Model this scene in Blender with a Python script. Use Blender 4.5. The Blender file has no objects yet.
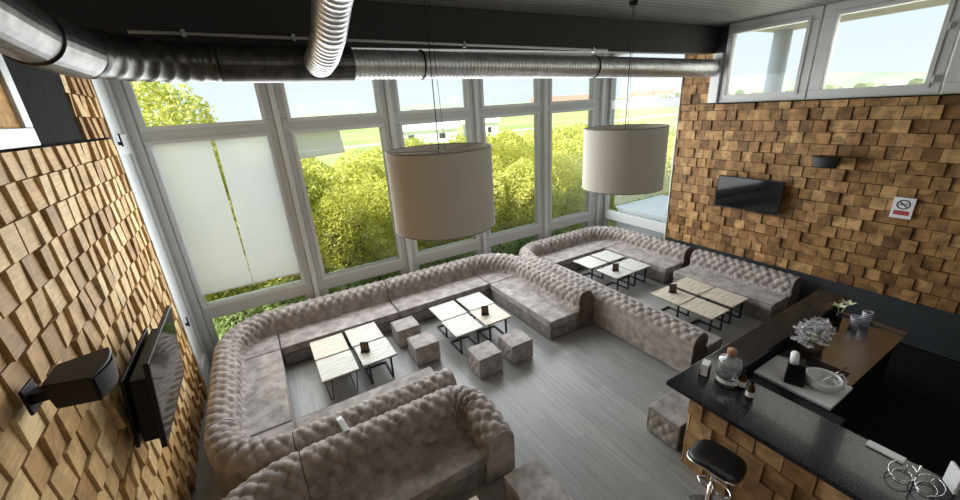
import bpy, bmesh, math, random
from mathutils import Vector, Matrix
random.seed(7)
SC = bpy.context.scene
COL = SC.collection
PI = math.pi

# ------------------------------------------------------------------ camera
cam = bpy.data.cameras.new('camera'); cam_o = bpy.data.objects.new('camera', cam); COL.objects.link(cam_o)
cam.sensor_width = 36.0; cam.lens = 386.175 * 36.0 / 960.0; cam.clip_start = 0.05; cam.clip_end = 2000
r_ = Vector((0.85947615, -0.5076115, -0.06026038)); u_ = Vector((0.22479697, 0.26945674, 0.9364077)); f_ = Vector((0.45909376, 0.81836644, -0.34570117))
M3 = Matrix((r_, u_, -f_)).transposed()
cam_o.matrix_world = Matrix.Translation((0, 0, 4.4)) @ M3.to_4x4()
SC.camera = cam_o

# ------------------------------------------------------------------ view, world, sun, daylight, fill light
SC.view_settings.view_transform = 'Standard'; SC.view_settings.look = 'None'
SC.view_settings.exposure = 0.0; SC.view_settings.gamma = 1.0; SC.view_settings.use_curve_mapping = False
w = bpy.data.worlds.new('sky'); SC.world = w; w.use_nodes = True
nt = w.node_tree; nt.nodes.clear()
tc = nt.nodes.new('ShaderNodeTexCoord'); sp = nt.nodes.new('ShaderNodeSeparateXYZ'); rp = nt.nodes.new('ShaderNodeValToRGB')
bg = nt.nodes.new('ShaderNodeBackground'); wo = nt.nodes.new('ShaderNodeOutputWorld')
nt.links.new(tc.outputs['Generated'], sp.inputs[0]); nt.links.new(sp.outputs['Z'], rp.inputs[0])
rp.color_ramp.elements[0].position = 0.0; rp.color_ramp.elements[0].color = (0.84, 0.92, 0.95, 1)
rp.color_ramp.elements[1].position = 0.35; rp.color_ramp.elements[1].color = (0.66, 0.83, 0.98, 1)
nt.links.new(rp.outputs[0], bg.inputs[0]); bg.inputs[1].default_value = 1.15
nt.links.new(bg.outputs[0], wo.inputs[0])

sun = bpy.data.lights.new('sun', 'SUN'); sun.energy = 7.5; sun.angle = math.radians(2.0); sun.color = (1.0, 0.95, 0.82)
sun_o = bpy.data.objects.new('sun', sun); COL.objects.link(sun_o)
sun_o.rotation_euler = Vector((0.70, 0.20, -0.68)).to_track_quat('-Z', 'Y').to_euler()

def area(name, loc, direction, sx, sy, power, color):
    l = bpy.data.lights.new(name, 'AREA'); l.shape = 'RECTANGLE'; l.size = sx; l.size_y = sy; l.energy = power; l.color = color
    o = bpy.data.objects.new(name, l); COL.objects.link(o); o.location = loc
    o.rotation_euler = Vector(direction).to_track_quat('-Z', 'Y').to_euler()
    return o
area('daylight_window_front', (4.1, 8.33, 3.2), (0, -1, 0), 9.8, 4.0, 640, (0.95, 0.985, 1.0))
area('fill_behind_camera', (3.0, -3.6, 5.2), (-0.3, 1, -0.34), 5.0, 1.4, 60, (1.0, 0.95, 0.88))  # added soft fill from behind the camera, not a known ceiling fixture
area('daylight_clerestory', (9.6, 1.6, 4.9), (-1, 0.12, -0.22), 7.0, 1.2, 75, (1.0, 0.95, 0.90))
area('daylight_blind_bay', (-0.45, 8.95, 2.8), (0, -1, 0), 1.9, 3.2, 17, (0.93, 0.99, 1.0))

# ------------------------------------------------------------------ materials
def mat(name, color=(0.5, 0.5, 0.5), rough=0.5, metal=0.0, spec=0.5):
    m = bpy.data.materials.new(name); m.use_nodes = True
    b = m.node_tree.nodes['Principled BSDF']
    b.inputs['Base Color'].default_value = (*color, 1); b.inputs['Roughness'].default_value = rough
    b.inputs['Metallic'].default_value = metal; b.inputs['Specular IOR Level'].default_value = spec
    return m
def N(m, t, **kw):
    n = m.node_tree.nodes.new(t)
    for k, v in kw.items(): setattr(n, k, v)
    return n
def LK(m, a, b): m.node_tree.links.new(a, b)
def BS(m): return m.node_tree.nodes['Principled BSDF']
def ramp(m, stops):
    r = N(m, 'ShaderNodeValToRGB'); e = r.color_ramp.elements
    while len(e) < len(stops): e.new(0.5)
    for i, (p, c) in enumerate(stops): e[i].position = p; e[i].color = (*c, 1)
    return r
def noise_mat(name, c1, c2, scale=8, rough=0.7, detail=4, lo=0.35, hi=0.65, coord='Object', stretch=(1, 1, 1), bump=0.0, sheen=0.0, spec=0.3, metal=0.0):
    m = mat(name, c1, rough, metal, spec)
    t = N(m, 'ShaderNodeTexCoord'); mp = N(m, 'ShaderNodeMapping'); mp.inputs['Scale'].default_value = stretch
    n = N(m, 'ShaderNodeTexNoise'); n.inputs['Scale'].default_value = scale; n.inputs['Detail'].default_value = detail
    LK(m, t.outputs[coord], mp.inputs[0]); LK(m, mp.outputs[0], n.inputs['Vector'])
    r = ramp(m, [(lo, c1), (hi, c2)]); LK(m, n.outputs['Fac'], r.inputs[0]); LK(m, r.outputs[0], BS(m).inputs['Base Color'])
    if bump:
        bn = N(m, 'ShaderNodeBump'); bn.inputs['Strength'].default_value = bump; bn.inputs['Distance'].default_value = 0.02
        LK(m, n.outputs['Fac'], bn.inputs['Height']); LK(m, bn.outputs[0], BS(m).inputs['Normal'])
    if sheen: BS(m).inputs['Sheen Weight'].default_value = sheen; BS(m).inputs['Sheen Roughness'].default_value = 0.4
    return m

def wood_blocks(name, stops, dark):
    m = mat(name, rough=0.62, spec=0.3)
    g = N(m, 'ShaderNodeNewGeometry'); r = ramp(m, stops); LK(m, g.outputs['Random Per Island'], r.inputs[0])
    t = N(m, 'ShaderNodeTexCoord'); n = N(m, 'ShaderNodeTexNoise'); n.inputs['Scale'].default_value = 5.5; n.inputs['Detail'].default_value = 5; n.inputs['Distortion'].default_value = 0.6
    LK(m, t.outputs['Object'], n.inputs['Vector'])
    mp = N(m, 'ShaderNodeMapping'); mp.inputs['Scale'].default_value = (2, 2, 40); n2 = N(m, 'ShaderNodeTexNoise'); n2.inputs['Scale'].default_value = 1.5; n2.inputs['Detail'].default_value = 3
    LK(m, t.outputs['Object'], mp.inputs[0]); LK(m, mp.outputs[0], n2.inputs['Vector'])
    r2 = ramp(m, [(0.34, (dark,) * 3), (0.62, (1.0, 1.0, 1.0))]); LK(m, n.outputs['Fac'], r2.inputs[0])
    r3 = ramp(m, [(0.3, (0.78, 0.74, 0.70)), (0.6, (1, 1, 1))]); LK(m, n2.outputs['Fac'], r3.inputs[0])
    a = N(m, 'ShaderNodeMix', data_type='RGBA', blend_type='MULTIPLY'); a.inputs[0].default_value = 1
    LK(m, r.outputs[0], a.inputs[6]); LK(m, r2.outputs[0], a.inputs[7])
    b = N(m, 'ShaderNodeMix', data_type='RGBA', blend_type='MULTIPLY'); b.inputs[0].default_value = 1
    LK(m, a.outputs[2], b.inputs[6]); LK(m, r3.outputs[0], b.inputs[7]); LK(m, b.outputs[2], BS(m).inputs['Base Color'])
    return m
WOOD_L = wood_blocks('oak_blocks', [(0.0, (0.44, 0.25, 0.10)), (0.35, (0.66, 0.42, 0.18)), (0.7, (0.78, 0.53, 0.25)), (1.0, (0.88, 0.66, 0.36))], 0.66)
WOOD_R = wood_blocks('shaded_brown_oak_blocks', [(0.0, (0.21, 0.107, 0.038)), (0.35, (0.38, 0.205, 0.077)), (0.8, (0.48, 0.272, 0.108)), (1.0, (0.66, 0.41, 0.18))], 0.42)  # same oak as the left wall, with the right wall's shade in its colour
WOOD_B = wood_blocks('bar_oak_blocks', [(0.0, (0.26, 0.14, 0.06)), (0.4, (0.42, 0.25, 0.11)), (0.75, (0.52, 0.32, 0.15)), (1.0, (0.64, 0.42, 0.21))], 0.55)

FABRIC = noise_mat('taupe_velvet', (0.25, 0.215, 0.20), (0.43, 0.38, 0.36), 7, 0.75, 5, 0.35, 0.65, bump=0.15, sheen=0.25)
FABRIC_SEAT = noise_mat('taupe_velvet_seat', (0.21, 0.185, 0.178), (0.42, 0.375, 0.365), 6, 0.7, 6, 0.35, 0.65, bump=0.2, sheen=0.3)
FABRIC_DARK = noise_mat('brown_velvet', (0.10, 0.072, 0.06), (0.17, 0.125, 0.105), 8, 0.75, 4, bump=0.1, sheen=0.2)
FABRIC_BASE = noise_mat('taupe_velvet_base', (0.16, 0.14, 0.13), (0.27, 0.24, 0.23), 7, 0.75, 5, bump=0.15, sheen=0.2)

def plank_floor():
    m = mat('grey_planks', rough=0.34, spec=0.5)
    t = N(m, 'ShaderNodeTexCoord'); mp = N(m, 'ShaderNodeMapping'); mp.inputs['Rotation'].default_value = (0, 0, PI / 2)
    br = N(m, 'ShaderNodeTexBrick'); br.offset = 0.37; br.inputs['Scale'].default_value = 1.0
    br.inputs['Brick Width'].default_value = 1.5; br.inputs['Row Height'].default_value = 0.2; br.inputs['Mortar Size'].default_value = 0.003
    br.inputs['Color1'].default_value = (0.255, 0.25, 0.242, 1); br.inputs['Color2'].default_value = (0.32, 0.314, 0.303, 1); br.inputs['Mortar'].default_value = (0.19, 0.187, 0.18, 1)
    LK(m, t.outputs['Object'], mp.inputs[0]); LK(m, mp.outputs[0], br.inputs['Vector'])
    mp2 = N(m, 'ShaderNodeMapping'); mp2.inputs['Scale'].default_value = (14, 0.9, 1); n = N(m, 'ShaderNodeTexNoise'); n.inputs['Scale'].default_value = 1.6; n.inputs['Detail'].default_value = 5
    LK(m, t.outputs['Object'], mp2.inputs[0]); LK(m, mp2.outputs[0], n.inputs['Vector'])
    r = ramp(m, [(0.3, (0.82, 0.82, 0.82)), (0.7, (1.1, 1.1, 1.1))]); LK(m, n.outputs['Fac'], r.inputs[0])
    a = N(m, 'ShaderNodeMix', data_type='RGBA', blend_type='MULTIPLY'); a.inputs[0].default_value = 1
    LK(m, br.outputs['Color'], a.inputs[6]); LK(m, r.outputs[0], a.inputs[7]); LK(m, a.outputs[2], BS(m).inputs['Base Color'])
    return m
FLOOR = plank_floor()

def glass_mat():
    m = bpy.data.materials.new('window_glass'); m.use_nodes = True; nt = m.node_tree; nt.nodes.clear()
    o = nt.nodes.new('ShaderNodeOutputMaterial'); t = nt.nodes.new('ShaderNodeBsdfTransparent'); g = nt.nodes.new('ShaderNodeBsdfGlossy'); mx = nt.nodes.new('ShaderNodeMixShader')
    fr = nt.nodes.new('ShaderNodeFresnel'); fr.inputs[0].default_value = 1.3
    t.inputs[0].default_value = (0.97, 0.985, 0.98, 1); g.inputs['Roughness'].default_value = 0.02
    nt.links.new(fr.outputs[0], mx.inputs[0]); nt.links.new(t.outputs[0], mx.inputs[1]); nt.links.new(g.outputs[0], mx.inputs[2]); nt.links.new(mx.outputs[0], o.inputs[0])
    return m
GLASS = glass_mat()
def sheer_mat():
    m = bpy.data.materials.new('sheer_blind'); m.use_nodes = True; nt = m.node_tree; nt.nodes.clear()
    o = nt.nodes.new('ShaderNodeOutputMaterial'); t = nt.nodes.new('ShaderNodeBsdfTransparent'); d = nt.nodes.new('ShaderNodeBsdfTranslucent'); e = nt.nodes.new('ShaderNodeBsdfDiffuse'); mx = nt.nodes.new('ShaderNodeMixShader'); mx2 = nt.nodes.new('ShaderNodeMixShader')
    d.inputs[0].default_value = (0.93, 0.90, 1.0, 1); e.inputs[0].default_value = (0.78, 0.84, 0.82, 1)
    mx2.inputs[0].default_value = 0.12; mx.inputs[0].default_value = 0.88
    nt.links.new(d.outputs[0], mx2.inputs[1]); nt.links.new(e.outputs[0], mx2.inputs[2])
    nt.links.new(t.outputs[0], mx.inputs[1]); nt.links.new(mx2.outputs[0], mx.inputs[2]); nt.links.new(mx.outputs[0], o.inputs[0])
    return m
SHEER = sheer_mat()
def leaf_mat(name, stops, tr=0.35):
    m = bpy.data.materials.new(name); m.use_nodes = True; nt = m.node_tree; nt.nodes.clear()
    o = nt.nodes.new('ShaderNodeOutputMaterial'); t = nt.nodes.new('ShaderNodeBsdfTranslucent'); d = nt.nodes.new('ShaderNodeBsdfDiffuse'); mx = nt.nodes.new('ShaderNodeMixShader')
    g = nt.nodes.new('ShaderNodeNewGeometry'); r = nt.nodes.new('ShaderNodeValToRGB'); e = r.color_ramp.elements
    while len(e) < len(stops): e.new(0.5)
    for i, (p, c) in enumerate(stops): e[i].position = p; e[i].color = (*c, 1)
    nt.links.new(g.outputs['Random Per Island'], r.inputs[0]); nt.links.new(r.outputs[0], t.inputs[0]); nt.links.new(r.outputs[0], d.inputs[0])
    mx.inputs[0].default_value = tr; nt.links.new(d.outputs[0], mx.inputs[1]); nt.links.new(t.outputs[0], mx.inputs[2]); nt.links.new(mx.outputs[0], o.inputs[0])
    return m
LEAF = leaf_mat('spring_leaves', [(0.0, (0.46, 0.52, 0.09)), (0.5, (0.80, 0.78, 0.22)), (1.0, (0.94, 0.91, 0.42))], 0.45)
LEAF2 = leaf_mat('green_leaves', [(0.0, (0.28, 0.38, 0.15)), (0.5, (0.46, 0.58, 0.26)), (1.0, (0.70, 0.76, 0.42))], 0.45)
LEAF3 = leaf_mat('hazy_far_leaves', [(0.0, (0.52, 0.58, 0.44)), (1.0, (0.68, 0.72, 0.54))])  # paleness of distant haze mixed into the leaf colour

WHITE_FRAME = mat('white_upvc', (0.67, 0.69, 0.69), 0.4)
GREY_FRAME = mat('grey_white_upvc', (0.56, 0.57, 0.565), 0.45)
BLACK_PAINT = noise_mat('black_paint', (0.010, 0.010, 0.010), (0.016, 0.016, 0.016), 10, 0.9, spec=0.08)
CEIL_PAINT = mat('dark_ceiling_boards', (0.06, 0.06, 0.06), 0.7)
BEAM_PAINT = mat('charcoal_beam', (0.028, 0.028, 0.029), 0.75)
BLACK_WALL = mat('black_wall_paint', (0.028, 0.034, 0.038), 0.6)
def slat_ceiling():
    m = mat('ceiling_boards', (0.07, 0.07, 0.07), 0.65)
    t = N(m, 'ShaderNodeTexCoord'); s = N(m, 'ShaderNodeSeparateXYZ'); LK(m, t.outputs['Object'], s.inputs[0])
    mu = N(m, 'ShaderNodeMath', operation='MULTIPLY'); mu.inputs[1].default_value = 1 / 0.14; fr = N(m, 'ShaderNodeMath', operation='FRACT')
    LK(m, s.outputs['Y'], mu.inputs[0]); LK(m, mu.outputs[0], fr.inputs[0])
    r = ramp(m, [(0.0, (0.04, 0.04, 0.04)), (0.10, (0.24, 0.24, 0.235)), (0.90, (0.21, 0.21, 0.205)), (1.0, (0.04, 0.04, 0.04))])
    LK(m, fr.outputs[0], r.inputs[0]); LK(m, r.outputs[0], BS(m).inputs['Base Color'])
    return m
CEIL = slat_ceiling()
METAL_BLACK = mat('black_steel', (0.012, 0.012, 0.013), 0.45)
CHROME = mat('chrome', (0.75, 0.75, 0.76), 0.12, 1.0)
STEEL = noise_mat('brushed_steel', (0.42, 0.42, 0.42), (0.52, 0.52, 0.52), 30, 0.22, metal=1.0)
GALV = noise_mat('galvanised_duct', (0.55, 0.55, 0.56), (0.72, 0.72, 0.73), 9, 0.42, metal=0.9)
GALV_DARK = noise_mat('dull_duct_metal', (0.065, 0.063, 0.06), (0.13, 0.126, 0.12), 9, 0.36, metal=0.85)
GRANITE = noise_mat('black_granite', (0.008, 0.010, 0.012), (0.05, 0.055, 0.06), 70, 0.15, 6, 0.45, 0.72, spec=0.24)
BS(GRANITE).inputs['Coat Weight'].default_value = 0.15
BLACK_PLASTIC = mat('black_plastic', (0.008, 0.008, 0.009), 0.42, spec=0.22)
SCREEN = mat('dark_glass_screen', (0.006, 0.007, 0.008), 0.06, spec=0.35)
LEATHER = mat('black_leatherette', (0.008, 0.008, 0.009), 0.38)
SHADE = noise_mat('cream_shade_fabric', (0.60, 0.555, 0.48), (0.66, 0.615, 0.54), 60, 0.85)
RIM = mat('shade_rim', (0.30, 0.29, 0.27), 0.6)
PAPER = mat('white_card', (0.80, 0.81, 0.82), 0.6)
RED = mat('red_print', (0.42, 0.05, 0.06), 0.6)
INK = mat('dark_print', (0.05, 0.05, 0.06), 0.6)
OSB = noise_mat('orange_board', (0.42, 0.20, 0.05), (0.66, 0.38, 0.12), 14, 0.7)
CORK = noise_mat('cork', (0.36, 0.19, 0.11), (0.5, 0.30, 0.19), 40, 0.8)
def clear_glass(name, col, rough=0.03):
    m = mat(name, col, rough); b = BS(m); b.inputs['Transmission Weight'].default_value = 0.9; b.inputs['IOR'].default_value = 1.45
    return m
BOTTLE = clear_glass('clear_bottle_glass', (0.86, 0.9, 0.9)); AMBER = clear_glass('amber_bottle_glass', (0.35, 0.20, 0.05))
LILY = noise_mat('pale_green_petals', (0.55, 0.62, 0.30), (0.80, 0.82, 0.66), 30, 0.6)
BLOSSOM = leaf_mat('silver_blossom', [(0.0, (0.16, 0.17, 0.17)), (0.35, (0.50, 0.52, 0.54)), (0.8, (0.90, 0.91, 0.93)), (1.0, (0.50, 0.24, 0.28))], 0.15)
BASKET = noise_mat('brown_wood_pot', (0.09, 0.055, 0.03), (0.16, 0.10, 0.06), 20, 0.7)
CERAMIC = mat('white_ceramic', (0.72, 0.73, 0.72), 0.25)
def table_wood(name, c1, c2, c3):
    m = mat(name, c1, 0.42, spec=0.35)
    t = N(m, 'ShaderNodeTexCoord'); mp = N(m, 'ShaderNodeMapping'); mp.inputs['Scale'].default_value = (3, 40, 3); n = N(m, 'ShaderNodeTexNoise'); n.inputs['Scale'].default_value = 1.2; n.inputs['Detail'].default_value = 5
    LK(m, t.outputs['Object'], mp.inputs[0]); LK(m, mp.outputs[0], n.inputs['Vector'])
    r = ramp(m, [(0.32, c1), (0.5, c2), (0.68, c3)]); LK(m, n.outputs['Fac'], r.inputs[0]); LK(m, r.outputs[0], BS(m).inputs['Base Color'])
    return m
OAK_TOP = table_wood('pale_oak_top', (0.44, 0.38, 0.29), (0.62, 0.56, 0.45), (0.74, 0.69, 0.59))
WHITE_OAK = table_wood('whitewashed_top', (0.40, 0.38, 0.345), (0.56, 0.545, 0.505), (0.66, 0.65, 0.615))
GRASS = noise_mat('meadow', (0.34, 0.42, 0.14), (0.52, 0.54, 0.24), 0.05, 0.9, 6, 0.35, 0.65)
HILL = noise_mat('hazy_far_hills', (0.36, 0.43, 0.33), (0.50, 0.53, 0.40), 0.03, 0.9)  # distance haze mixed into the hill colour
BOUNCE_GROUND = noise_mat('beige_bounce_ground', (0.55, 0.48, 0.41), (0.68, 0.61, 0.53), 2, 0.9)
ROAD = mat('pale_road', (0.80, 0.80, 0.76), 0.8)
RENDER_WHITE = mat('white_render', (0.82, 0.83, 0.82), 0.8)
ROOF_RED = mat('red_roof', (0.55, 0.27, 0.20), 0.8)
BARK = noise_mat('bark', (0.10, 0.07, 0.05), (0.18, 0.13, 0.09), 20, 0.9)
EAVE = mat('beige_eave', (0.62, 0.55, 0.47), 0.7)
POST = mat('grey_post', (0.66, 0.70, 0.74), 0.5)
SLAT = mat('white_slats', (0.88, 0.90, 0.92), 0.5)
PALE_PAINT = mat('pale_grey_paint', (0.6, 0.6, 0.58), 0.4)

# ------------------------------------------------------------------ mesh helpers
class MB:
    def __init__(s): s.v = []; s.f = []; s.mi = []
    def add(s, vs, fs, mi=0):
        b = len(s.v); s.v += [tuple(p) for p in vs]
        for f in fs: s.f.append(tuple(i + b for i in f)); s.mi.append(mi)
        return s
    def box(s, x0, x1, y0, y1, z0, z1, mi=0):
        return s.add([(x0, y0, z0), (x1, y0, z0), (x1, y1, z0), (x0, y1, z0), (x0, y0, z1), (x1, y0, z1), (x1, y1, z1), (x0, y1, z1)],
              [(0, 3, 2, 1), (4, 5, 6, 7), (0, 1, 5, 4), (1, 2, 6, 5), (2, 3, 7, 6), (3, 0, 4, 7)], mi)
    def hexa(s, p, mi=0):
        return s.add(p, [(0, 3, 2, 1), (4, 5, 6, 7), (0, 1, 5, 4), (1, 2, 6, 5), (2, 3, 7, 6), (3, 0, 4, 7)], mi)
    def tube(s, pts, r, n=10, mi=0, caps=True, closed=False):
        pts = [Vector(p) for p in pts]; k = len(pts); rr = r if isinstance(r, (list, tuple)) else [r] * k
        vs = []; fs = []; a = None
        for i, p in enumerate(pts):
            if closed: t = pts[(i + 1) % k] - pts[i - 1]
            else: t = pts[min(i + 1, k - 1)] - pts[max(i - 1, 0)]
            t.normalize()
            if a is None:
                a = t.cross(Vector((0, 0, 1)) if abs(t.z) < 0.9 else Vector((1, 0, 0))); a.normalize()
            else:
                a = a - t * a.dot(t); a.normalize()
            b = t.cross(a)
            for j in range(n):
                q = 2 * PI * j / n; vs.append(p + (a * math.cos(q) + b * math.sin(q)) * rr[i])
        for i in range(k if closed else k - 1):
            i2 = (i + 1) % k
            for j in range(n): fs.append((i * n + j, i * n + (j + 1) % n, i2 * n + (j + 1) % n, i2 * n + j))
        if caps and not closed: fs.append(tuple(range(n - 1, -1, -1))); fs.append(tuple((k - 1) * n + j for j in range(n)))
        return s.add(vs, fs, mi)
    def lathe(s, prof, c=(0, 0, 0), n=32, mi=0):
        vs = []; fs = []; k = len(prof)
        for r, z in prof:
            for j in range(n): q = 2 * PI * j / n; vs.append((c[0] + r * math.cos(q), c[1] + r * math.sin(q), c[2] + z))
        for i in range(k - 1):
            for j in range(n): fs.append((i * n + j, i * n + (j + 1) % n, (i + 1) * n + (j + 1) % n, (i + 1) * n + j))
        return s.add(vs, fs, mi)
    def prism(s, poly, z0, z1, mi=0):
        n = len(poly); vs = [(x, y, z0) for x, y in poly] + [(x, y, z1) for x, y in poly]
        fs = [tuple(range(n - 1, -1, -1)), tuple(range(n, 2 * n))] + [(i, (i + 1) % n, n + (i + 1) % n, n + i) for i in range(n)]
        return s.add(vs, fs, mi)
    def build(s, name, m, parent=None, smooth=False, bevel=0.0, seg=2, loc=None):
        me = bpy.data.meshes.new(name); me.from_pydata(s.v, [], s.f)
        for x in (m if isinstance(m, (list, tuple)) else [m]): me.materials.append(x)
        me.polygons.foreach_set('material_index', s.mi)
        if smooth: me.polygons.foreach_set('use_smooth', [True] * len(me.polygons))
        me.update()
        o = bpy.data.objects.new(name, me); COL.objects.link(o)
        if parent: o.parent = parent
        if loc: o.location = loc
        if bevel:
            b = o.modifiers.new('bevel', 'BEVEL'); b.width = bevel; b.segments = seg; b.limit_method = 'ANGLE'; b.angle_limit = math.radians(40)
            if smooth is False and seg > 1:
                me.polygons.foreach_set('use_smooth', [True] * len(me.polygons)); b.harden_normals = True
        return o

def tag(o, label, cat, group=None, kind=None):
    o['label'] = label; o['category'] = cat
    if group: o['group'] = group
    if kind: o['kind'] = kind
    return o
def thing(name, label, cat, loc=(0, 0, 0), rz=0.0, group=None):
    o = bpy.data.objects.new(name, None); COL.objects.link(o); o.location = loc; o.rotation_euler = (0, 0, rz); o.empty_display_size = 0.1
    return tag(o, label, cat, group)
def struct(name, loc=None):
    o = bpy.data.objects.new(name, None); COL.objects.link(o); o['kind'] = 'structure'
    if loc: o.location = loc
    return o
def st(o): o['kind'] = 'structure'; return o
KIDS = {}
def dup(root, loc, rz, label, group=None):
    r = root.copy(); COL.objects.link(r); r.location = loc; r.rotation_euler = (0, 0, rz); r['label'] = label
    if group: r['group'] = group
    for ch in [o for o in COL.objects if o.parent == root]:
        c = ch.copy(); COL.objects.link(c); c.parent = r
        for g in [o for o in COL.objects if o.parent == ch]:
            d = g.copy(); COL.objects.link(d); d.parent = c
    return r

# ------------------------------------------------------------------ the room
XL, XR, YB, ZC = -1.57, 9.25, 8.5, 5.72
st(MB().box(-1.75, 9.45, -5, 8.62, -0.12, 0).build('floor', FLOOR))
st(MB().box(-1.95, 9.62, -5.2, 8.64, ZC, ZC + 0.2).build('ceiling', CEIL))
st(MB().box(-1.75, 9.45, -5.2, -5, 0, ZC).build('wall_near', BLACK_WALL))

def cladding(mb, plane, y0, y1, z0, z1, tw, th, sign, dmin, dmax, skip=None, wedge=True):
    """staggered end-grain blocks on a wall x = plane, standing out by sign * depth"""
    row = 0; z = z0
    while z < z1 - 0.02:
        zt = min(z + th, z1); y = y0 - (tw * 0.5 if row % 2 else 0) - (random.uniform(0, 0.03))
        while y < y1 - 0.01:
            a, b = max(y, y0), min(y + tw, y1)
            if b - a > 0.02 and not (skip and skip((a + b) / 2, (z + zt) / 2)):
                d0 = random.uniform(dmin, dmax); tilt = -random.uniform(0.005, 0.018) if wedge else random.uniform(-0.006, 0.004); tz = random.uniform(-0.008, 0.008)
                g = 0.005; x = plane; e = lambda t, q: plane + sign * (d0 + t + q)
                ps = [(x, a + g, z + g), (e(-tilt, -tz), a + g, z + g), (e(tilt, -tz), b - g, z + g), (x, b - g, z + g),
                      (x, a + g, zt - g), (e(-tilt, tz), a + g, zt - g), (e(tilt, tz), b - g, zt - g), (x, b - g, zt - g)]
                mb.hexa(ps if sign > 0 else [ps[i] for i in (3, 2, 1, 0, 7, 6, 5, 4)])
            y += tw
        z = zt; row += 1
    return mb

# left wall: block cladding, a black board up high and white framed openings
wl = st(MB().box(-1.85, -1.64, -5, 7.46, 0, 4.25).box(-1.85, -1.64, 5.0, 7.46, 4.25, ZC).box(-1.85, -1.64, -5, 5.0, 5.5, ZC).build('wall_left', BLACK_PAINT))
m_ = MB(); cladding(m_, -1.64, -1.0, 7.46, 0.0, 4.30, 0.255, 0.255, 1, 0.042, 0.062)
cladding(m_, -1.64, 6.33, 7.46, 4.32, 5.66, 0.255, 0.255, 1, 0.042, 0.062)
m_.build('block_cladding', WOOD_L, wl)
MB().box(-1.64, -1.60, 5.02, 6.32, 4.33, ZC).build('black_board', BLACK_PAINT, wl)
wn = struct('window_1')
MB().box(-1.80, -1.55, -1, 5.0, 4.32, 4.47).box(-1.80, -1.55, 4.85, 5.0, 4.47, 5.5).box(-1.80, -1.55, -1, 5.0, 5.4, 5.5).build('window_frame', WHITE_FRAME, wn, bevel=0.01)
MB().box(-1.62, -1.58, -1, 4.85, 4.47, 5.4).build('board_infill', OSB, wn)
wn = struct('window_2')      # narrow white frame between the cladding and the corner
MB().box(-1.80, -1.58, 7.47, 7.66, 0, ZC).box(-1.80, -1.58, 8.24, 8.42, 0, ZC).box(-1.80, -1.58, 7.66, 8.24, 0, 0.3).box(-1.80, -1.58, 7.66, 8.24, 4.05, 4.35).box(-1.80, -1.58, 7.66, 8.24, 5.5, ZC).build('window_frame', WHITE_FRAME, wn, bevel=0.012)
MB().box(-1.70, -1.62, 7.66, 8.24, 0.3, 4.05).box(-1.70, -1.62, 7.66, 8.24, 4.35, 5.5).build('panel', WHITE_FRAME, wn, bevel=0.01)
for z in (4.20, 1.2):
    MB().box(-1.58, -1.53, 7.60, 7.63, z, z + 0.05).box(-1.55, -1.53, 7.60, 7.63, z - 0.02, z + 0.16).build('window_handle', BLACK_PLASTIC, wn, bevel=0.004)

# window wall: five bays
posts = [-1.50, 0.60, 2.76, 4.85, 6.93, 9.02]
glassx = [(-1.35, 0.36), (0.84, 2.52), (2.99, 4.62), (5.08, 6.69), (7.17, 8.66)]
for i, (a, b) in enumerate(glassx):
    x0, x1 = posts[i] + 0.055, posts[i + 1] - 0.055
    wn = struct('window_%d' % (i + 3))
    fm = MB()
    for (z0, z1) in ((0.0, 0.22), (0.86, 1.17), (4.14, 4.43), (5.38, ZC)): fm.box(x0, x1, 8.42, 8.58, z0, z1)
    for (z0, z1) in ((0.22, 0.86), (1.17, 4.14), (4.43, 5.38)): fm.box(x0, a, 8.42, 8.58, z0, z1).box(b, x1, 8.42, 8.58, z0, z1)
    fm.build('window_frame', GREY_FRAME, wn, bevel=0.012)
    sm = MB()   # inner sash beads round the panes
    for (z0, z1) in ((1.17, 4.14), (4.43, 5.38)):
        sm.box(a - 0.07, b + 0.07, 8.395, 8.42, z0 - 0.07, z0).box(a - 0.07, b + 0.07, 8.395, 8.42, z1, z1 + 0.07)
        sm.box(a - 0.07, a, 8.395, 8.42, z0, z1).box(b, b + 0.07, 8.395, 8.42, z0, z1)
    sm.build('window_sash', WHITE_FRAME, wn, bevel=0.006)
    gm = MB()
    for (z0, z1) in ((0.22, 0.86), (1.17, 4.14), (4.43, 5.38)): gm.box(a, b, 8.50, 8.51, z0, z1)
    gm.build('window_pane', GLASS, wn)
for i, x in enumerate(posts):
    st(MB().box(x - (0.05 if i else 0.3), x + 0.05, 8.34 if i else 8.425, 8.60, 0, ZC).build('trim_%d' % (i + 1), WHITE_FRAME, bevel=0.012))
st(MB().box(9.085, 9.40, 8.40, 8.62, 0, ZC).build('trim_7', GREY_FRAME, bevel=0.012))

# right wall: glazed bay by the corner, block cladding, clerestory windows
wn = struct('window_8'); fm = MB()
Y0, Y1 = 6.17, 8.38
for (z0, z1) in ((0.0, 0.22), (0.86, 1.14), (4.12, 4.36), (5.5, ZC)): fm.box(9.28, 9.42, Y0, Y1, z0, z1)
for (z0, z1) in ((0.22, 0.86), (1.14, 4.12), (4.36, 5.5)): fm.box(9.28, 9.42, 8.27, Y1, z0, z1).box(9.28, 9.42, Y0, 6.21, z0, z1)
fm.build('window_frame', GREY_FRAME, wn, bevel=0.012)
gm = MB()
for (z0, z1) in ((0.22, 0.86), (1.14, 4.12), (4.36, 5.5)): gm.box(9.34, 9.35, 6.21, 8.27, z0, z1)
gm.build('window_pane', GLASS, wn)
wr = st(MB().box(9.33, 9.5, -5, 6.16, 0, 4.16).box(9.33, 9.5, 5.245, 6.16, 4.16, ZC).build('wall_right', BLACK_WALL))
m_ = MB(); cladding(m_, 9.33, -1.2, 6.15, 0.79, 4.16, 0.215, 0.215, -1, 0.02, 0.072, wedge=False)
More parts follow.
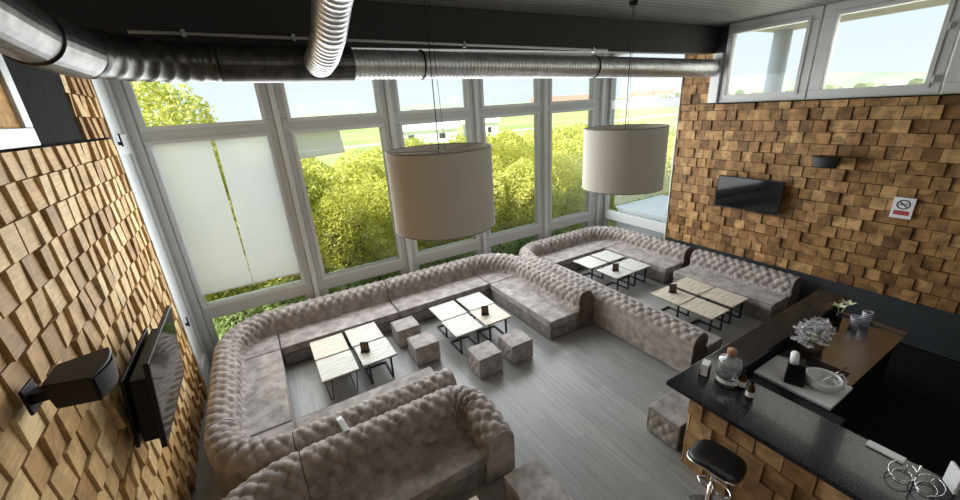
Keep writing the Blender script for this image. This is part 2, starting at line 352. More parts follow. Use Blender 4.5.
cladding(m_, 9.33, 5.50, 6.15, 4.17, 5.70, 0.215, 0.215, -1, 0.02, 0.072, wedge=False)
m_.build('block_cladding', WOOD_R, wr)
for k, (a, b, lo, hi) in enumerate(((3.83, 5.12, 3.63, 5.24), (2.10, 3.41, 1.92, 3.61), (0.40, 1.70, 0.2, 1.90), (-1.3, 0.0, -1.5, 0.18))):
    wn = struct('window_%d' % (k + 9))
    MB().box(9.27, 9.42, lo, hi, 4.17, 4.33).box(9.27, 9.42, lo, hi, 5.52, ZC).box(9.27, 9.42, lo, a, 4.33, 5.52).box(9.27, 9.42, b, hi, 4.33, 5.52).build('window_frame', GREY_FRAME, wn, bevel=0.012)
    MB().box(9.25, 9.27, a - 0.06, b + 0.06, 4.27, 4.33).box(9.25, 9.27, a - 0.06, b + 0.06, 5.52, 5.58).box(9.25, 9.27, a - 0.06, a, 4.33, 5.52).box(9.25, 9.27, b, b + 0.06, 4.33, 5.52).build('window_sash', GREY_FRAME, wn, bevel=0.005)
    MB().box(9.34, 9.35, a, b, 4.33, 5.52).build('window_pane', GLASS, wn)
    if k == 1:
        for z in (4.34, 5.05): MB().box(9.21, 9.25, a - 0.10, a - 0.07, z, z + 0.10).build('window_hinge', GREY_FRAME, wn, bevel=0.005)
st(MB().box(9.20, 9.33, 5.255, 5.46, 4.18, 5.19).build('trim_8', WHITE_FRAME, bevel=0.01))
st(MB().box(9.21, 9.44, -1.5, 5.25, 4.145, 4.165).build('trim_9', BLACK_PAINT))
# dark beam across the room
st(MB().box(-1.60, 9.25, 5.46, 5.66, 5.20, ZC - 0.002).build('trim_10', BEAM_PAINT, bevel=0.008))
# black floor mat area behind the bar is part of the floor finish
st(MB().box(4.75, 9.30, -4.9, 1.9, 0.0, 0.012).build('trim_11', BLACK_PAINT))

# ------------------------------------------------------------------ outside
st(MB().box(-900, 1200, 8.7, 1500, -0.4, -0.15).build('ground_outside', GRASS))
st(MB().box(26, 1200, -500, 8.69, -0.4, -0.15).build('ground_side', GRASS))
st(MB().box(9.7, 25.99, -40, 8.69, -0.4, -0.14).build('bounce_ground_outside', BOUNCE_GROUND))  # unseen pale ground, added to bounce whiter light onto the eave soffit
def hills():
    mb = MB(); n = 90; vs = []; fs = []
    for i in range(n + 1):
        a = math.radians(-75 + 190 * i / n)      # bearing from +Y towards +X
        h = 9 + 3 * math.sin(i * 0.31) + 2 * math.sin(i * 0.83 + 1) + (5 if a > 1.2 else 0)
        for rr, zz in ((560, -1), (640, max(h, 3)), (760, -1)): vs.append((rr * math.sin(a), rr * math.cos(a), zz))
    for i in range(n):
        for j in range(2): fs.append((i * 3 + j, i * 3 + j + 1, i * 3 + j + 4, i * 3 + j + 3))
    return mb.add(vs, fs)
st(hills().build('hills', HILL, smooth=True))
st(MB().add([(-40, 62, -0.13), (200, 62, -0.13), (200, 65, -0.13), (-40, 65, -0.13)], [(0, 1, 2, 3)]).build('road', ROAD))

def crown(n, rx, rz, size, seed):
    rnd = random.Random(seed); mb = MB(); vs = []; fs = []
    for i in range(n):
        while True:
            p = Vector((rnd.uniform(-1, 1), rnd.uniform(-1, 1), rnd.uniform(-1, 1)))
            if 0.25 < p.length < 1: break
        p = p.normalized() * (p.length ** 0.45) * (0.88 + 0.12 * math.sin(p.x * 7 + seed) * math.cos(p.y * 6 + p.z * 5))
        c = Vector((p.x * rx, p.y * rx, (p.z + 1) * rz))
        d = Vector((rnd.gauss(0, 1), rnd.gauss(0, 1), rnd.gauss(0, 1))).normalized(); e = d.orthogonal().normalized()
        s = size * rnd.uniform(0.6, 1.25); b = len(vs)
        vs += [c - d * s, c + e * s * 0.5, c + d * s, c - e * s * 0.5]; fs.append((b, b + 1, b + 2, b + 3))
    mb.add(vs, fs); return mb
def stem(h):
    mb = MB()
    for k in range(4):
        a = k * 1.7; mb.tube([(0, 0, 0), (0.15 * math.cos(a), 0.15 * math.sin(a), h * 0.5), (0.5 * math.cos(a), 0.5 * math.sin(a), h)], [0.05, 0.035, 0.015], 6)
    return mb
shrubs = {}
def shrub(kind, loc, sc, rz, label, cat='shrub', group='spring shrubs outside the windows'):
    if kind not in shrubs:
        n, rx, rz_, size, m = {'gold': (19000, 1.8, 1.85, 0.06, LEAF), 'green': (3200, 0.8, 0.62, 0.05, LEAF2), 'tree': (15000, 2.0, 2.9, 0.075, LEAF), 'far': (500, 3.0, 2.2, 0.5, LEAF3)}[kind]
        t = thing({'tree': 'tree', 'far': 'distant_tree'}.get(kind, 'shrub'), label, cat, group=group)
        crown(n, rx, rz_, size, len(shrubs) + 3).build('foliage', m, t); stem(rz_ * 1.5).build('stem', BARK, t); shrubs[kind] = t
    else: t = dup(shrubs[kind], (0, 0, 0), 0, label, group)
    t.location = loc; t.scale = (sc, sc, sc); t.rotation_euler = (0, 0, rz); t['category'] = cat
    return t
PLACE_W = ['seen through the leftmost window bay', 'seen through the second window bay', 'seen behind the nearer drum lampshade', 'seen between the two drum lampshades', 'seen left of the farther drum lampshade', 'seen right of the farther drum lampshade']
gold = []
gr = random.Random(11)
for row, (y0, zs) in enumerate(((10.9, 0.86), (12.5, 0.96), (14.3, 1.02))):
    for q in range(11):
        x = -4.2 + q * 2.05 + row * 0.8 + gr.uniform(-0.25, 0.25)
        wv = 0 if x < 0.6 + row * 0.2 else 1 if x < 3.0 + row * 0.5 else 2 if x < 5.6 + row * 0.7 else 3 if x < 9.0 + row * 1.0 else 4 if x < 12.2 + row * 1.3 else 5
        gold.append((x, y0 + gr.uniform(-0.3, 0.3), zs * gr.uniform(0.95, 1.05) * (1.0 if x > 1.2 else 1.12), wv))
word = ['in the front row', 'in the second row']
for k, (x, y, s, wv) in enumerate(gold):
    shrub('gold', (x, y, -0.3), s, k * 1.3, 'yellow-green spring shrub %s' % PLACE_W[wv])
for k, (x, y, s) in enumerate([(-1.1, 9.5, 0.8), (0.0, 9.6, 0.9), (1.2, 9.45, 0.85), (2.3, 9.7, 0.85), (3.5, 9.5, 0.85), (4.7, 9.6, 0.8), (5.9, 9.5, 0.85), (7.0, 9.6, 0.8), (8.2, 9.5, 0.8)]):
    shrub('green', (x, y, -0.2), s, k * 0.9, 'low green bush close outside the lower window panes', group='low bushes at the foot of the window wall')
shrub('tree', (-1.9, 11.4, 0.3), 0.98, 0.4, 'tall yellow-green tree at the left end of the shrubs', 'tree', 'trees outside')
kx = random.Random(5)
for k in range(100):
    a = math.radians(-14 + 118 * k / 99 + kx.uniform(-1, 1)); rr = kx.uniform(300, 480)
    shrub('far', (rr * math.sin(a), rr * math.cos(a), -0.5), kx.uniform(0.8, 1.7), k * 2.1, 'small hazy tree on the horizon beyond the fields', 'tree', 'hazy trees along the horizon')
def house(x, y, w_, d_, h_, roofm, label, rz=0.0):
    t = thing('house', label, 'house', (x, y, -0.2), rz, 'distant houses beyond the fields')
    MB().box(-w_ / 2, w_ / 2, -d_ / 2, d_ / 2, 0, h_).build('wall', RENDER_WHITE, t)
    rh = h_ * 0.7; a, b = w_ / 2 + 0.4, d_ / 2 + 0.4
    MB().add([(-a, -b, h_), (a, -b, h_), (a, b, h_), (-a, b, h_), (-a, 0, h_ + rh), (a, 0, h_ + rh)], [(0, 1, 5, 4), (2, 3, 4, 5), (1, 2, 5), (3, 0, 4), (0, 3, 2, 1)]).build('roof', roofm, t)
    wm = MB()
    for q in range(2): wm.box(-w_ / 2 + w_ * (q + 0.4) / 2, -w_ / 2 + w_ * (q + 0.6) / 2, -d_ / 2 - 0.04, -d_ / 2, h_ * 0.35, h_ * 0.7)
    wm.build('window', INK, t)
for k, (x, y, w_, h_) in enumerate([(136, 165, 16, 5), (152, 172, 14, 5), (163, 168, 18, 5), (184, 176, 14, 4.5), (205, 160, 16, 5), (222, 168, 15, 5), (206, 148, 13, 5)]):
    house(x * 1.5, y * 1.5, w_ * 1.2, 10, h_ * 1.1, ROOF_RED, 'small white house with a red roof among the distant village houses', -0.5)
house(33.5, 57, 5.5, 5, 2.3, RENDER_WHITE, 'white outbuilding this side of the pale road, right of the nearer lampshade', -0.5)
house(24, 57, 9, 5, 2.0, RENDER_WHITE, 'low white shed seen just above the nearer lampshade', -0.4)
# slatted box, eave and post beyond the right wall
t = thing('slatted_box', 'white slatted outdoor box seen through the corner window', 'box', (10.7, 6.6, -0.15))
MB().box(-1.1, 1.1, -1.9, 1.5, 0, 1.33).build('body', SLAT, t)
sl = MB()
for k in range(11): sl.box(-1.15 + k * 0.21, -1.15 + k * 0.21 + 0.17, -1.95, 1.55, 1.34, 1.39)
sl.build('slatted_lid', SLAT, t)
ev = st(MB().box(9.63, 12.7, -4, 5.9, 5.79, 5.91).build('roof_eave', EAVE))
em = MB()
for k in range(17): em.box(9.64 + k * 0.18, 9.64 + k * 0.18 + 0.165, -3.99, 5.89, 5.765, 5.79)
em.build('soffit_boards', EAVE, ev)
tag(MB().tube([(12.4, 5.62, -0.3), (12.4, 5.62, 5.76)], 0.2, 20).build('porch_post', POST, smooth=True), 'grey round post outside the first high window on the right', 'post')

# blinds on the inside of the left bays
t = thing('window_blind', 'sheer white blind in two panels filling the leftmost window bay', 'blind', (0, 8.38, 0), 0, 'sheer window blinds')
MB().add([(-1.38, 0, 1.41), (-0.50, 0, 1.41), (-0.52, 0, 4.16), (-1.38, 0, 4.16)], [(0, 1, 2, 3)]).build('blind_panel', SHEER, t)
MB().add([(-0.49, 0, 1.41), (0.40, 0, 1.41), (0.40, 0, 4.16), (-0.455, 0, 4.16)], [(0, 1, 2, 3)]).build('blind_panel', SHEER, t)
MB().box(-1.40, 0.42, -0.012, 0.0, 1.39, 1.415).build('bottom_bar', WHITE_FRAME, t)
t = thing('window_blind', 'short piece of sheer blind hanging at the top of the second bay', 'blind', (0, 8.38, 0), 0, 'sheer window blinds')
MB().add([(0.84, 0, 3.68), (1.70, 0, 3.72), (1.66, 0, 4.15), (0.84, 0, 4.15)], [(0, 1, 2, 3)]).build('blind_panel', SHEER, t)
MB().tube([(0.84, 0, 3.68), (1.70, 0, 3.72)], 0.008, 6).build('bottom_bar', WHITE_FRAME, t)

# ------------------------------------------------------------------ sofas
def back_profile(D=0.43):
    pts = [(0.0, 0.03), (0.0, 0.30), (0.0, 0.57)]
    R = 0.20; cx, cz = 0.20, 0.57
    for k in range(1, 26): q = PI - (PI + 0.45) * k / 25; pts.append((cx + R * math.cos(q), cz + R * math.sin(q)))
    for k in range(1, 9): q = k / 8; pts.append((0.38 + (0.44 - 0.38) * q ** 1.3, 0.483 - 0.10 * q))
    return pts
def sweep_back(path, du=0.175, dv=0.12, amp=0.05, rise=0.0):
    """path: list of (function depth->(x,y), u)"""
    pr = back_profile(); S = [0.0]
    for a, b in zip(pr, pr[1:]): S.append(S[-1] + math.hypot(b[0] - a[0], b[1] - a[1]))
    nr = []
    for i in range(len(pr)):
        a, b = pr[max(i - 1, 0)], pr[min(i + 1, len(pr) - 1)]; t = Vector((b[0] - a[0], b[1] - a[1])).normalized(); nr.append((-t.y, t.x))
    s0 = S[2] + 0.10
    mb = MB(); vs = []; fs = []; n = len(pr) + 1
    ua, ub = path[0][1], path[-1][1]
    for f, u in path:
        fade = min(1.0, 0.15 + min(abs(u - ua), abs(ub - u)) / 0.05)
        for (d, z), (nd, nz), s in zip(pr, nr, S):
            w_ = min(max((s - s0 + 0.06) / 0.09, 0), 1); a = u / du + (s - s0) / (2 * dv); b = u / du - (s - s0) / (2 * dv)
            sa, sb = abs(math.sin(PI * a)), abs(math.sin(PI * b))
            h = amp * ((sa * sb) ** 0.4 - 0.75) * w_
            if sa < 0.4 and sb < 0.4: h -= amp * 0.7 * (1 - max(sa, sb) / 0.4) * w_
            h = h * fade - (1 - fade) * 0.012 * w_
            x, y = f(d + nd * h); vs.append((x, y, z + nz * h + (rise(u) if callable(rise) else rise) * min(max((z - 0.38) / 0.15, 0), 1)))
        x, y = f(0.44); vs.append((x, y, 0.03))
    m = len(path)
    for i in range(m - 1):
        for j in range(n - 1): fs.append((i * n + j, i * n + j + 1, (i + 1) * n + j + 1, (i + 1) * n + j))
    mb.add(vs, fs)
    return mb, vs, n
def end_panel(vs, n, end, out=0.012, k2=0.97):
    """smooth upholstered end, a slab just outside the sweep's end"""
    i = 0 if end == 0 else len(vs) // n - 1
    ring = [Vector(v) for v in vs[i * n:(i + 1) * n]]; k = 1 if end == 0 else i - 1
    dirn = (ring[0] - Vector(vs[k * n])).normalized(); dirn.z = 0
    c = sum(ring, Vector()) / n
    a = [c + (p - c) * (k2 + 0.02) - dirn * (0.005 if out > 0 else 0.03) for p in ring]; b = [c + (p - c) * k2 + dirn * out for p in ring]
    mb = MB(); mb.add(a + b, [tuple(range(n - 1, -1, -1)), tuple(range(n, 2 * n))] + [(q, (q + 1) % n, n + (q + 1) % n, n + q) for q in range(n)])
    return mb
def seat_block(poly, t, pipe=None):
    c = [sum(p[0] for p in poly) / len(poly), sum(p[1] for p in poly) / len(poly)]
    sh = lambda k: [(c[0] + (x - c[0]) * k, c[1] + (y - c[1]) * k) for x, y in poly]
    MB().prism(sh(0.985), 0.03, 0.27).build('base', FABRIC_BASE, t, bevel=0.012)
    so = MB().prism(poly, 0.275, 0.43).build('seat', FABRIC_SEAT, t, bevel=0.028, seg=3)
    if pipe: MB().tube([(pipe[0][0], pipe[0][1], 0.423), (pipe[1][0], pipe[1][1], 0.423)], 0.007, 8).build('piping', FABRIC, so, smooth=True)
RISE = {}
def sofa_straight(L, D, loc, rz, label, group, ends=(False, False)):
    t = thing('sofa', label, 'sofa', loc, rz, group)
    n = int(L / 0.023)
    mb, vs, k = sweep_back([((lambda d, x=L * i / n: (x, d)), L * i / n) for i in range(n + 1)], rise=RISE[group])
    mb.build('backrest', FABRIC, t, smooth=True)
    for e in (0, 1):
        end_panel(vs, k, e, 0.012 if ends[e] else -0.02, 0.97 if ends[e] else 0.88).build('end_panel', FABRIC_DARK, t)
    seat_block([(0.004, 0.37), (L - 0.004, 0.37), (L - 0.004, D), (0.004, D)], t, ((0.03, D - 0.008), (L - 0.03, D - 0.008)))
    return t
def sofa_corner(rx, ry, a0, loc, label, group):
    """quarter turn about loc, angles a0..a0+90 (degrees, world axes)"""
    t = thing('corner_sofa', label, 'sofa', loc, 0, group)
    n = 66; path = []; L = PI / 2 * (rx + ry) / 2 * 0.83
    for i in range(n + 1):
        q = math.radians(a0 + 90 * i / n)
        path.append(((lambda d, c=math.cos(q), s=math.sin(q): ((rx - d) * c, (ry - d) * s)), L * i / n))
    path.reverse()
    path = [(f, L - u) for f, u in path]
    mb, vs, k = sweep_back(path, rise=RISE[group])
    mb.build('backrest', FABRIC, t, smooth=True)
    poly = [(0, 0)]
    for i in range(25):
        q = math.radians(a0 + 0.4 + 89.2 * i / 24); poly.append(((rx - 0.37) * math.cos(q), (ry - 0.37) * math.sin(q)))
    seat_block(poly, t)
    return t
G1, G2, G0 = 'sofa modules of the near window lounge', 'sofa modules of the far window lounge', 'sofa modules of the foreground lounge'
D = 1.05
RISE.update({G1: 0.085, G2: 0.03, G0: 0.13})
sofa_straight(2.29, D, (1.99, 8.30, 0), PI, 'straight tufted sofa under the windows behind the left table group', G1)
sofa_straight(2.25, D, (4.26, 8.30, 0), PI, 'straight tufted sofa under the windows below the nearer lampshade', G1)
sofa_corner(0.99, D, 90, (-0.31, 7.25, 0), 'curved corner sofa at the meeting of left wall and windows', G1)
sofa_straight(2.08, 0.99, (-1.30, 7.24, 0), -PI / 2, 'straight tufted sofa along the left wall', G1)
sofa_corner(0.99, 1.0, 180, (-0.31, 5.15, 0), 'curved corner sofa at the near end of the left wall', G1)
sofa_straight(2.11, 1.0, (-0.30, 4.15, 0), 0, 'tufted sofa facing the windows with its back to the foreground sofa', G1, (False, True))
sofa_corner(1.11, D, 0, (4.27, 7.25, 0), 'curved corner sofa right of the nearer lampshade by the windows', G1)
sofa_straight(2.22, 1.11, (5.385, 5.02, 0), PI / 2, 'tufted sofa with a round brown end in the middle of the room', G1, (True, False))
# far lounge
sofa_straight(2.0, 0.91, (5.41, 4.90, 0), -PI / 2, 'sofa turning its smooth back to the open floor, one end by the bar', G2, (False, True))
sofa_straight(2.34, 0.91, (5.41, 7.245, 0), -PI / 2, 'sofa mostly hidden behind the middle sofa, facing the far tables', G2)
sofa_corner(0.91, D, 90, (6.32, 7.25, 0), 'curved corner sofa by the windows at the left of the far lounge', G2)
sofa_straight(1.82, D, (8.14, 8.30, 0), PI, 'straight tufted sofa under the windows beside the farther lampshade', G2)
sofa_corner(D, D, 0, (8.145, 7.25, 0), 'curved corner sofa in the far right corner under the glazing', G2)
sofa_straight(1.95, D, (9.195, 5.29, 0), PI / 2, 'straight tufted sofa along the right glazing, ending at a gap', G2, (True, False))
sofa_straight(2.14, D, (9.195, 2.97, 0), PI / 2, 'separate tufted sofa against the block wall under the wall screen', G2, (True, True))
# foreground lounge
sofa_corner(1.22, 1.0, 90, (-0.27, 3.12, 0), 'curved corner sofa at the bottom left turning its tufting to us', G0)
def fore_sofa():
    t = thing('sofa', 'long tufted foreground sofa with a rounded right arm', 'sofa', (0, 0, 0), 0, G0)
    yb = 4.12; segs = []; u = 0.0
    xe, R = 1.53, 0.52; x0 = -0.26
    n1 = int((xe - x0) / 0.023)
    for i in range(n1): x = x0 + (xe - x0) * i / n1; segs.append(((lambda d, x=x: (x, yb - d)), x - x0))
    u = xe - x0; n2 = 40; Lr = PI / 2 * (R - 0.1)
    for i in range(n2):
        q = PI / 2 * (1 - i / n2); segs.append(((lambda d, c=math.cos(q), s=math.sin(q): (xe + (R - d) * c, yb - R + (R - d) * s)), u + Lr * i / n2))
    u += Lr; yl = 3.10; L3 = (yb - R) - yl; n3 = max(int(L3 / 0.023), 2)
    for i in range(n3 + 1): y = yb - R - L3 * i / n3; segs.append(((lambda d, y=y: (xe + R - d, y)), u + L3 * i / n3))
    segs.reverse(); tot = segs[0][1]; segs = [(f, tot - s) for f, s in segs]
    mb, vs, k = sweep_back(segs, rise=lambda u: 0.13 * min(1.0, max(0.0, u / 0.75)) ** 0.8 - 0.02 * max(0.0, 1 - u / 0.3)); mb.build('backrest', FABRIC, t, smooth=True)
    end_panel(vs, k, 0, 0.03).build('end_panel', FABRIC, t, bevel=0.02)
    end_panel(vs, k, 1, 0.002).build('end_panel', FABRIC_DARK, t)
    seat_block([(x0 + 0.004, 3.12), (1.64, 3.12), (1.64, 3.75), (x0 + 0.004, 3.75)], t, ((x0 + 0.03, 3.128), (1.61, 3.128)))
fore_sofa()

# ------------------------------------------------------------------ ottomans
def tuft_box(sx, sy, h, t):
    top = MB(); 
    top.box(-sx / 2, sx / 2, -sy / 2, sy / 2, h - 0.05, h); top.build('top_pad', FABRIC_SEAT, t, bevel=0.015, seg=3)
    mb = MB(); z0, z1 = 0.02, h - 0.05
    nz = 18
    for (ax, L, off) in (('x', sx, -sy / 2), ('x', sx, sy / 2), ('y', sy, -sx / 2), ('y', sy, sx / 2)):
        nx = int(L / 0.018); vs = []; fs = []; sg = 1 if off > 0 else -1
        for i in range(nx + 1):
            for j in range(nz + 1):
                u = -L / 2 + L * i / nx; z = z0 + (z1 - z0) * j / nz
                a = u / 0.15 + (z - 0.05) / 0.22; b = u / 0.15 - (z - 0.05) / 0.22
                e = min(1, min(i, nx - i) / 3, min(j, nz - j) / 2)
                hh = 0.024 * ((abs(math.sin(PI * a)) * abs(math.sin(PI * b))) ** 0.4 - 0.5) * e
                p = off + sg * hh - sg * 0.008
                vs.append((u, p, z) if ax == 'x' else (p, u, z))
        for i in range(nx):
            for j in range(nz): q = (i * (nz + 1) + j, (i + 1) * (nz + 1) + j, (i + 1) * (nz + 1) + j + 1, i * (nz + 1) + j + 1); fs.append(q if (ax == 'x') == (sg < 0) else q[::-1])
        mb.add(vs, fs)
    mb.build('tufted_side', FABRIC, t, smooth=True)
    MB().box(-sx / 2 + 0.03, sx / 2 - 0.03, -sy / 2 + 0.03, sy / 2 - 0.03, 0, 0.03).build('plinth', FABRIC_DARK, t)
GO = 'square tufted stools at the tables'
o1 = thing('ottoman', 'square tufted stool at the front, left one of the pair nearest the open floor', 'ottoman', (2.79, 5.05, 0), 0, GO); tuft_box(0.47, 0.45, 0.40, o1)
dup(o1, (3.46, 5.05, 0), 0, 'square tufted stool at the front, right one of the pair nearest the open floor')
dup(o1, (2.02, 6.01, 0), 0, 'square tufted stool between the table groups, the one nearer to us')
dup(o1, (1.95, 6.77, 0), 0, 'square tufted stool between the table groups, the one nearer the windows')
o2 = thing('bench_ottoman', 'long smooth-topped stool cut off by the bottom edge of the view', 'ottoman', (1.93, 2.44, 0), 0, 'long stools'); tuft_box(0.48, 0.74, 0.40, o2)
o3 = thing('bench_ottoman', 'long tufted stool tucked against the bar end under the black counter', 'ottoman', (4.36, 2.36, 0), 0, 'long stools'); tuft_box(0.82, 0.47, 0.42, o3)

# ------------------------------------------------------------------ tables
def make_table(topm, style):
    t = thing('side_table', 'x', 'table')
    MB().box(-0.295, 0.295, -0.325, 0.325, 0.425, 0.45).build('tabletop', topm, t, bevel=0.004)
    MB().box(-0.293, 0.293, -0.323, 0.323, 0.418, 0.4245).build('edge_frame', METAL_BLACK, t)
    r = 0.016
    if style == 'hairpin':
        for sx in (-1, 1):
            for sy in (-1, 1):
                x, y = sx * 0.20, sy * 0.28
                MB().tube([(x - 0.06, y - 0.02 * sy, 0.418), (x - 0.015, y, 0.02), (x, y, 0.008), (x + 0.015, y, 0.02), (x + 0.06, y - 0.02 * sy, 0.418)], 0.008, 8).build('leg', METAL_BLACK, t, smooth=True)
    else:
        for sx in (-1, 1):
            x = sx * 0.19
            MB().box(x - r, x + r, -0.27 - r, -0.27 + r, 0.0, 0.418).box(x - r, x + r, -0.27, 0.20, 0.0, 2 * r).build('leg', METAL_BLACK, t, bevel=0.003)
        MB().box(-0.178, 0.178, 0.17, 0.17 + 2 * r, 0.0, 2 * r).build('crossbar', METAL_BLACK, t, bevel=0.003)
        MB().box(-0.178, 0.178, -0.283, -0.257, 0.392, 0.417).build('crossbar', METAL_BLACK, t, bevel=0.003)
    return t
NAMES = [
 ('near left table group', [((0.48, 6.77), 'pale oak', 'c', 'far left'), ((0.485, 6.08), 'whitewashed', 'hairpin', 'near left'), ((1.13, 6.80), 'whitewashed', 'c', 'far right'), ((1.15, 6.11), 'whitewashed', 'c', 'near right')]),
 ('middle table group beside the four stools', [((2.86, 6.65), 'whitewashed', 'c', 'far left'), ((2.84, 5.965), 'whitewashed', 'c', 'near left'), ((3.53, 6.66), 'whitewashed', 'c', 'far right'), ((3.50, 5.98), 'pale oak', 'c', 'near right')]),
 ('far window table group', [((7.04, 6.72), 'whitewashed', 'c', 'far left'), ((7.70, 6.73), 'whitewashed', 'c', 'far right'), ((7.07, 5.93), 'whitewashed', 'c', 'near left'), ((7.70, 5.94), 'whitewashed', 'c', 'near right')]),
 ('table group before the wall sofa', [((7.03, 4.35), 'pale oak', 'c', 'far left'), ((7.75, 4.38), 'pale oak', 'c', 'far right'), ((7.02, 3.67), 'pale oak', 'c', 'near left'), ((7.76, 3.70), 'pale oak', 'c', 'near right')]),
]
protos = {}
for gname, items in NAMES:
    for (x, y), top, style, pos in items:
        lab = '%s low table%s, %s of the %s' % (top, ' on hairpin legs' if style == 'hairpin' else '', pos, gname)
        key = (top, style)
        if key not in protos:
            protos[key] = make_table(OAK_TOP if top == 'pale oak' else WHITE_OAK, style); o = protos[key]; o['label'] = lab; o['group'] = gname; o.location = (x, y, 0)
        else: o = dup(protos[key], (x, y, 0), 0, lab, gname)
dup(protos[('pale oak', 'c')], (1.0, 2.42, 0), 0, 'pale oak table showing only a corner at the bottom edge of the view', 'foreground table')

def menu(x, y, z, rz, label):
    t = thing('menu_holder', label, 'menu stand', (x, y, z), rz, 'small menu stands on the tables'); t.scale = (1.2, 1.2, 1.3)
    MB().box(-0.065, 0.065, -0.035, 0.035, 0, 0.02).build('base', METAL_BLACK, t, bevel=0.004)
    MB().hexa([(-0.06, -0.022, 0.02), (0.06, -0.022, 0.02), (0.06, 0.022, 0.02), (-0.06, 0.022, 0.02), (-0.06, -0.006, 0.15), (0.06, -0.006, 0.15), (0.06, 0.012, 0.15), (-0.06, 0.012, 0.15)]).build('card_block', BLACK_PLASTIC, t, bevel=0.004)
    MB().hexa([(-0.05, -0.0225, 0.035), (0.05, -0.0225, 0.035), (0.05, -0.0215, 0.035), (-0.05, -0.0215, 0.035), (-0.05, -0.0105, 0.14), (0.05, -0.0105, 0.14), (0.05, -0.0095, 0.14), (-0.05, -0.0095, 0.14)]).build('menu_card', BASKET, t)
menu(1.0, 6.18, 0.45, -0.5, 'small dark menu stand on the near left table group')
menu(3.40, 6.02, 0.45, -0.4, 'small dark menu stand on the middle table group')
menu(7.08, 5.92, 0.45, -0.5, 'small dark menu stand on the far window table group')
menu(7.12, 4.42, 0.45, -0.6, 'small dark menu stand on the tables before the wall sofa')

# remote control lying over the two sofa backs
t = thing('remote_control', 'small silver-grey remote control lying across the two sofa backs', 'remote', (0.245, 4.135, 0.868), 0.12); t.rotation_euler = (-0.12, 0, 0.12)
rb = MB().box(-0.035, 0.035, -0.17, 0.17, 0.0, 0.025).build('body', PALE_PAINT, t, bevel=0.008)
km = MB()
for i in range(3):
    for j in range(7): km.box(-0.026 + i * 0.02, -0.014 + i * 0.02, -0.15 + j * 0.036, -0.13 + j * 0.036, 0.025, 0.029)
km.build('keys', INK, rb)

# ------------------------------------------------------------------ pendant lamps
def lamp(x, y, zt, label):
    t = thing('pendant_lamp', label, 'lamp', (x, y, 0), 0, 'large drum pendant lamps')
    r, h = 0.645, 0.955
    sh = MB().lathe([(r, zt), (r, zt - h), (r - 0.012, zt - h), (r - 0.012, zt), (r, zt)], n=72).build('lamp_shade', SHADE, t, smooth=False)
    for z in (zt + 0.004, zt - h - 0.004):
        MB().tube([(r * math.cos(2 * PI * k / 72) * 0.993, r * math.sin(2 * PI * k / 72) * 0.993, z) for k in range(72)], 0.009, 8, closed=True).build('shade_ring', RIM, sh, smooth=True)
    sm = MB()
    for k in range(3): a = 2 * PI * k / 3 + 0.4; sm.tube([(0, 0, zt - 0.02), (r * 0.99 * math.cos(a), r * 0.99 * math.sin(a), zt - 0.02)], 0.006, 6)
    sm.build('spider', RIM, t)
    MB().tube([(0, 0, zt - 0.2), (0, 0, ZC - 0.02)], 0.006, 8).build('cord', BLACK_PLASTIC, t)
    MB().tube([(0.10, 0.03, zt - 0.02), (0.04, 0.01, ZC - 0.02)], 0.003, 6).build('suspension_wire', BLACK_PLASTIC, t)
    MB().lathe([(0.0, ZC - 0.06), (0.055, ZC - 0.06), (0.065, ZC - 0.004), (0, ZC - 0.004)], n=24).build('ceiling_rose', BLACK_PLASTIC, t, smooth=True)
    MB().lathe([(0.0, zt - 0.42), (0.05, zt - 0.40), (0.06, zt - 0.34), (0.025, zt - 0.27), (0.025, zt - 0.2), (0, zt - 0.2)], n=20).build('bulb', PAPER, t, smooth=True)
lamp(2.01, 4.45, 3.955, 'large cream drum lampshade hanging nearer to us, left of the other')
lamp(5.33, 4.45, 3.955, 'large cream drum lampshade hanging farther off, near the block wall')

# ------------------------------------------------------------------ air duct
def corrugated(pts, r, step, amp, n=28):
    pts = [Vector(p) for p in pts]; out = []; rr = []
    for a, b in zip(pts, pts[1:]):
        L = (b - a).length; k = max(int(L / step), 1)
        for i in range(k):
            for q, o in ((0.0, 0), (0.35, 0), (0.5, 1), (0.65, 0)):
                out.append(a.lerp(b, (i + q) / k)); rr.append(r + amp * o)
    out.append(pts[-1]); rr.append(r)
    return MB().tube(out, rr, n)
t = thing('air_duct', 'long silver ventilation duct running under the dark beam', 'duct', (0, 0, 0))
P = lambda x: (x, 5.42, 5.02 - 0.014 * (x - 0.3))
corrugated([P(1.35), P(9.23)], 0.17, 0.06, 0.007).build('main_pipe', GALV, t, smooth=True)
MB().tube([P(-0.05), P(1.36)], 0.205, 32).build('silencer_sleeve', GALV_DARK, t, smooth=False)
def bez(p0, p1, p2, p3, n):
    p0, p1, p2, p3 = map(Vector, (p0, p1, p2, p3))
    return [p0 * (1 - q) ** 3 + p1 * 3 * q * (1 - q) ** 2 + p2 * 3 * q * q * (1 - q) + p3 * q ** 3 for q in [i / n for i in range(n + 1)]]
corrugated(bez(P(-0.04), (-0.4, 5.44, 5.03), (-0.85, 5.2, 5.03), (-1.02, 4.62, 5.02), 8), 0.19, 0.12, 0.012).build('elbow', GALV_DARK, t, smooth=True)
MB().tube([(-1.02, 4.63, 5.02), (-1.10, 4.05, 5.05)], 0.205, 32).build('straight_section', GALV_DARK, t, smooth=False)
MB().tube([(-1.10, 4.06, 5.05), (-1.12, 3.7, 5.085), (-1.16, 2.6, 5.19)], 0.19, 32).build('straight_section', GALV_DARK, t, smooth=False)
for x in (2.3, 5.55):
    MB().tube([(P(x)[0], 5.42 + 0.182 * math.cos(q), P(x)[2] + 0.182 * math.sin(q)) for q in [2 * PI * k / 32 for k in range(32)]], 0.012, 6, closed=True).build('clamp', METAL_BLACK, t)
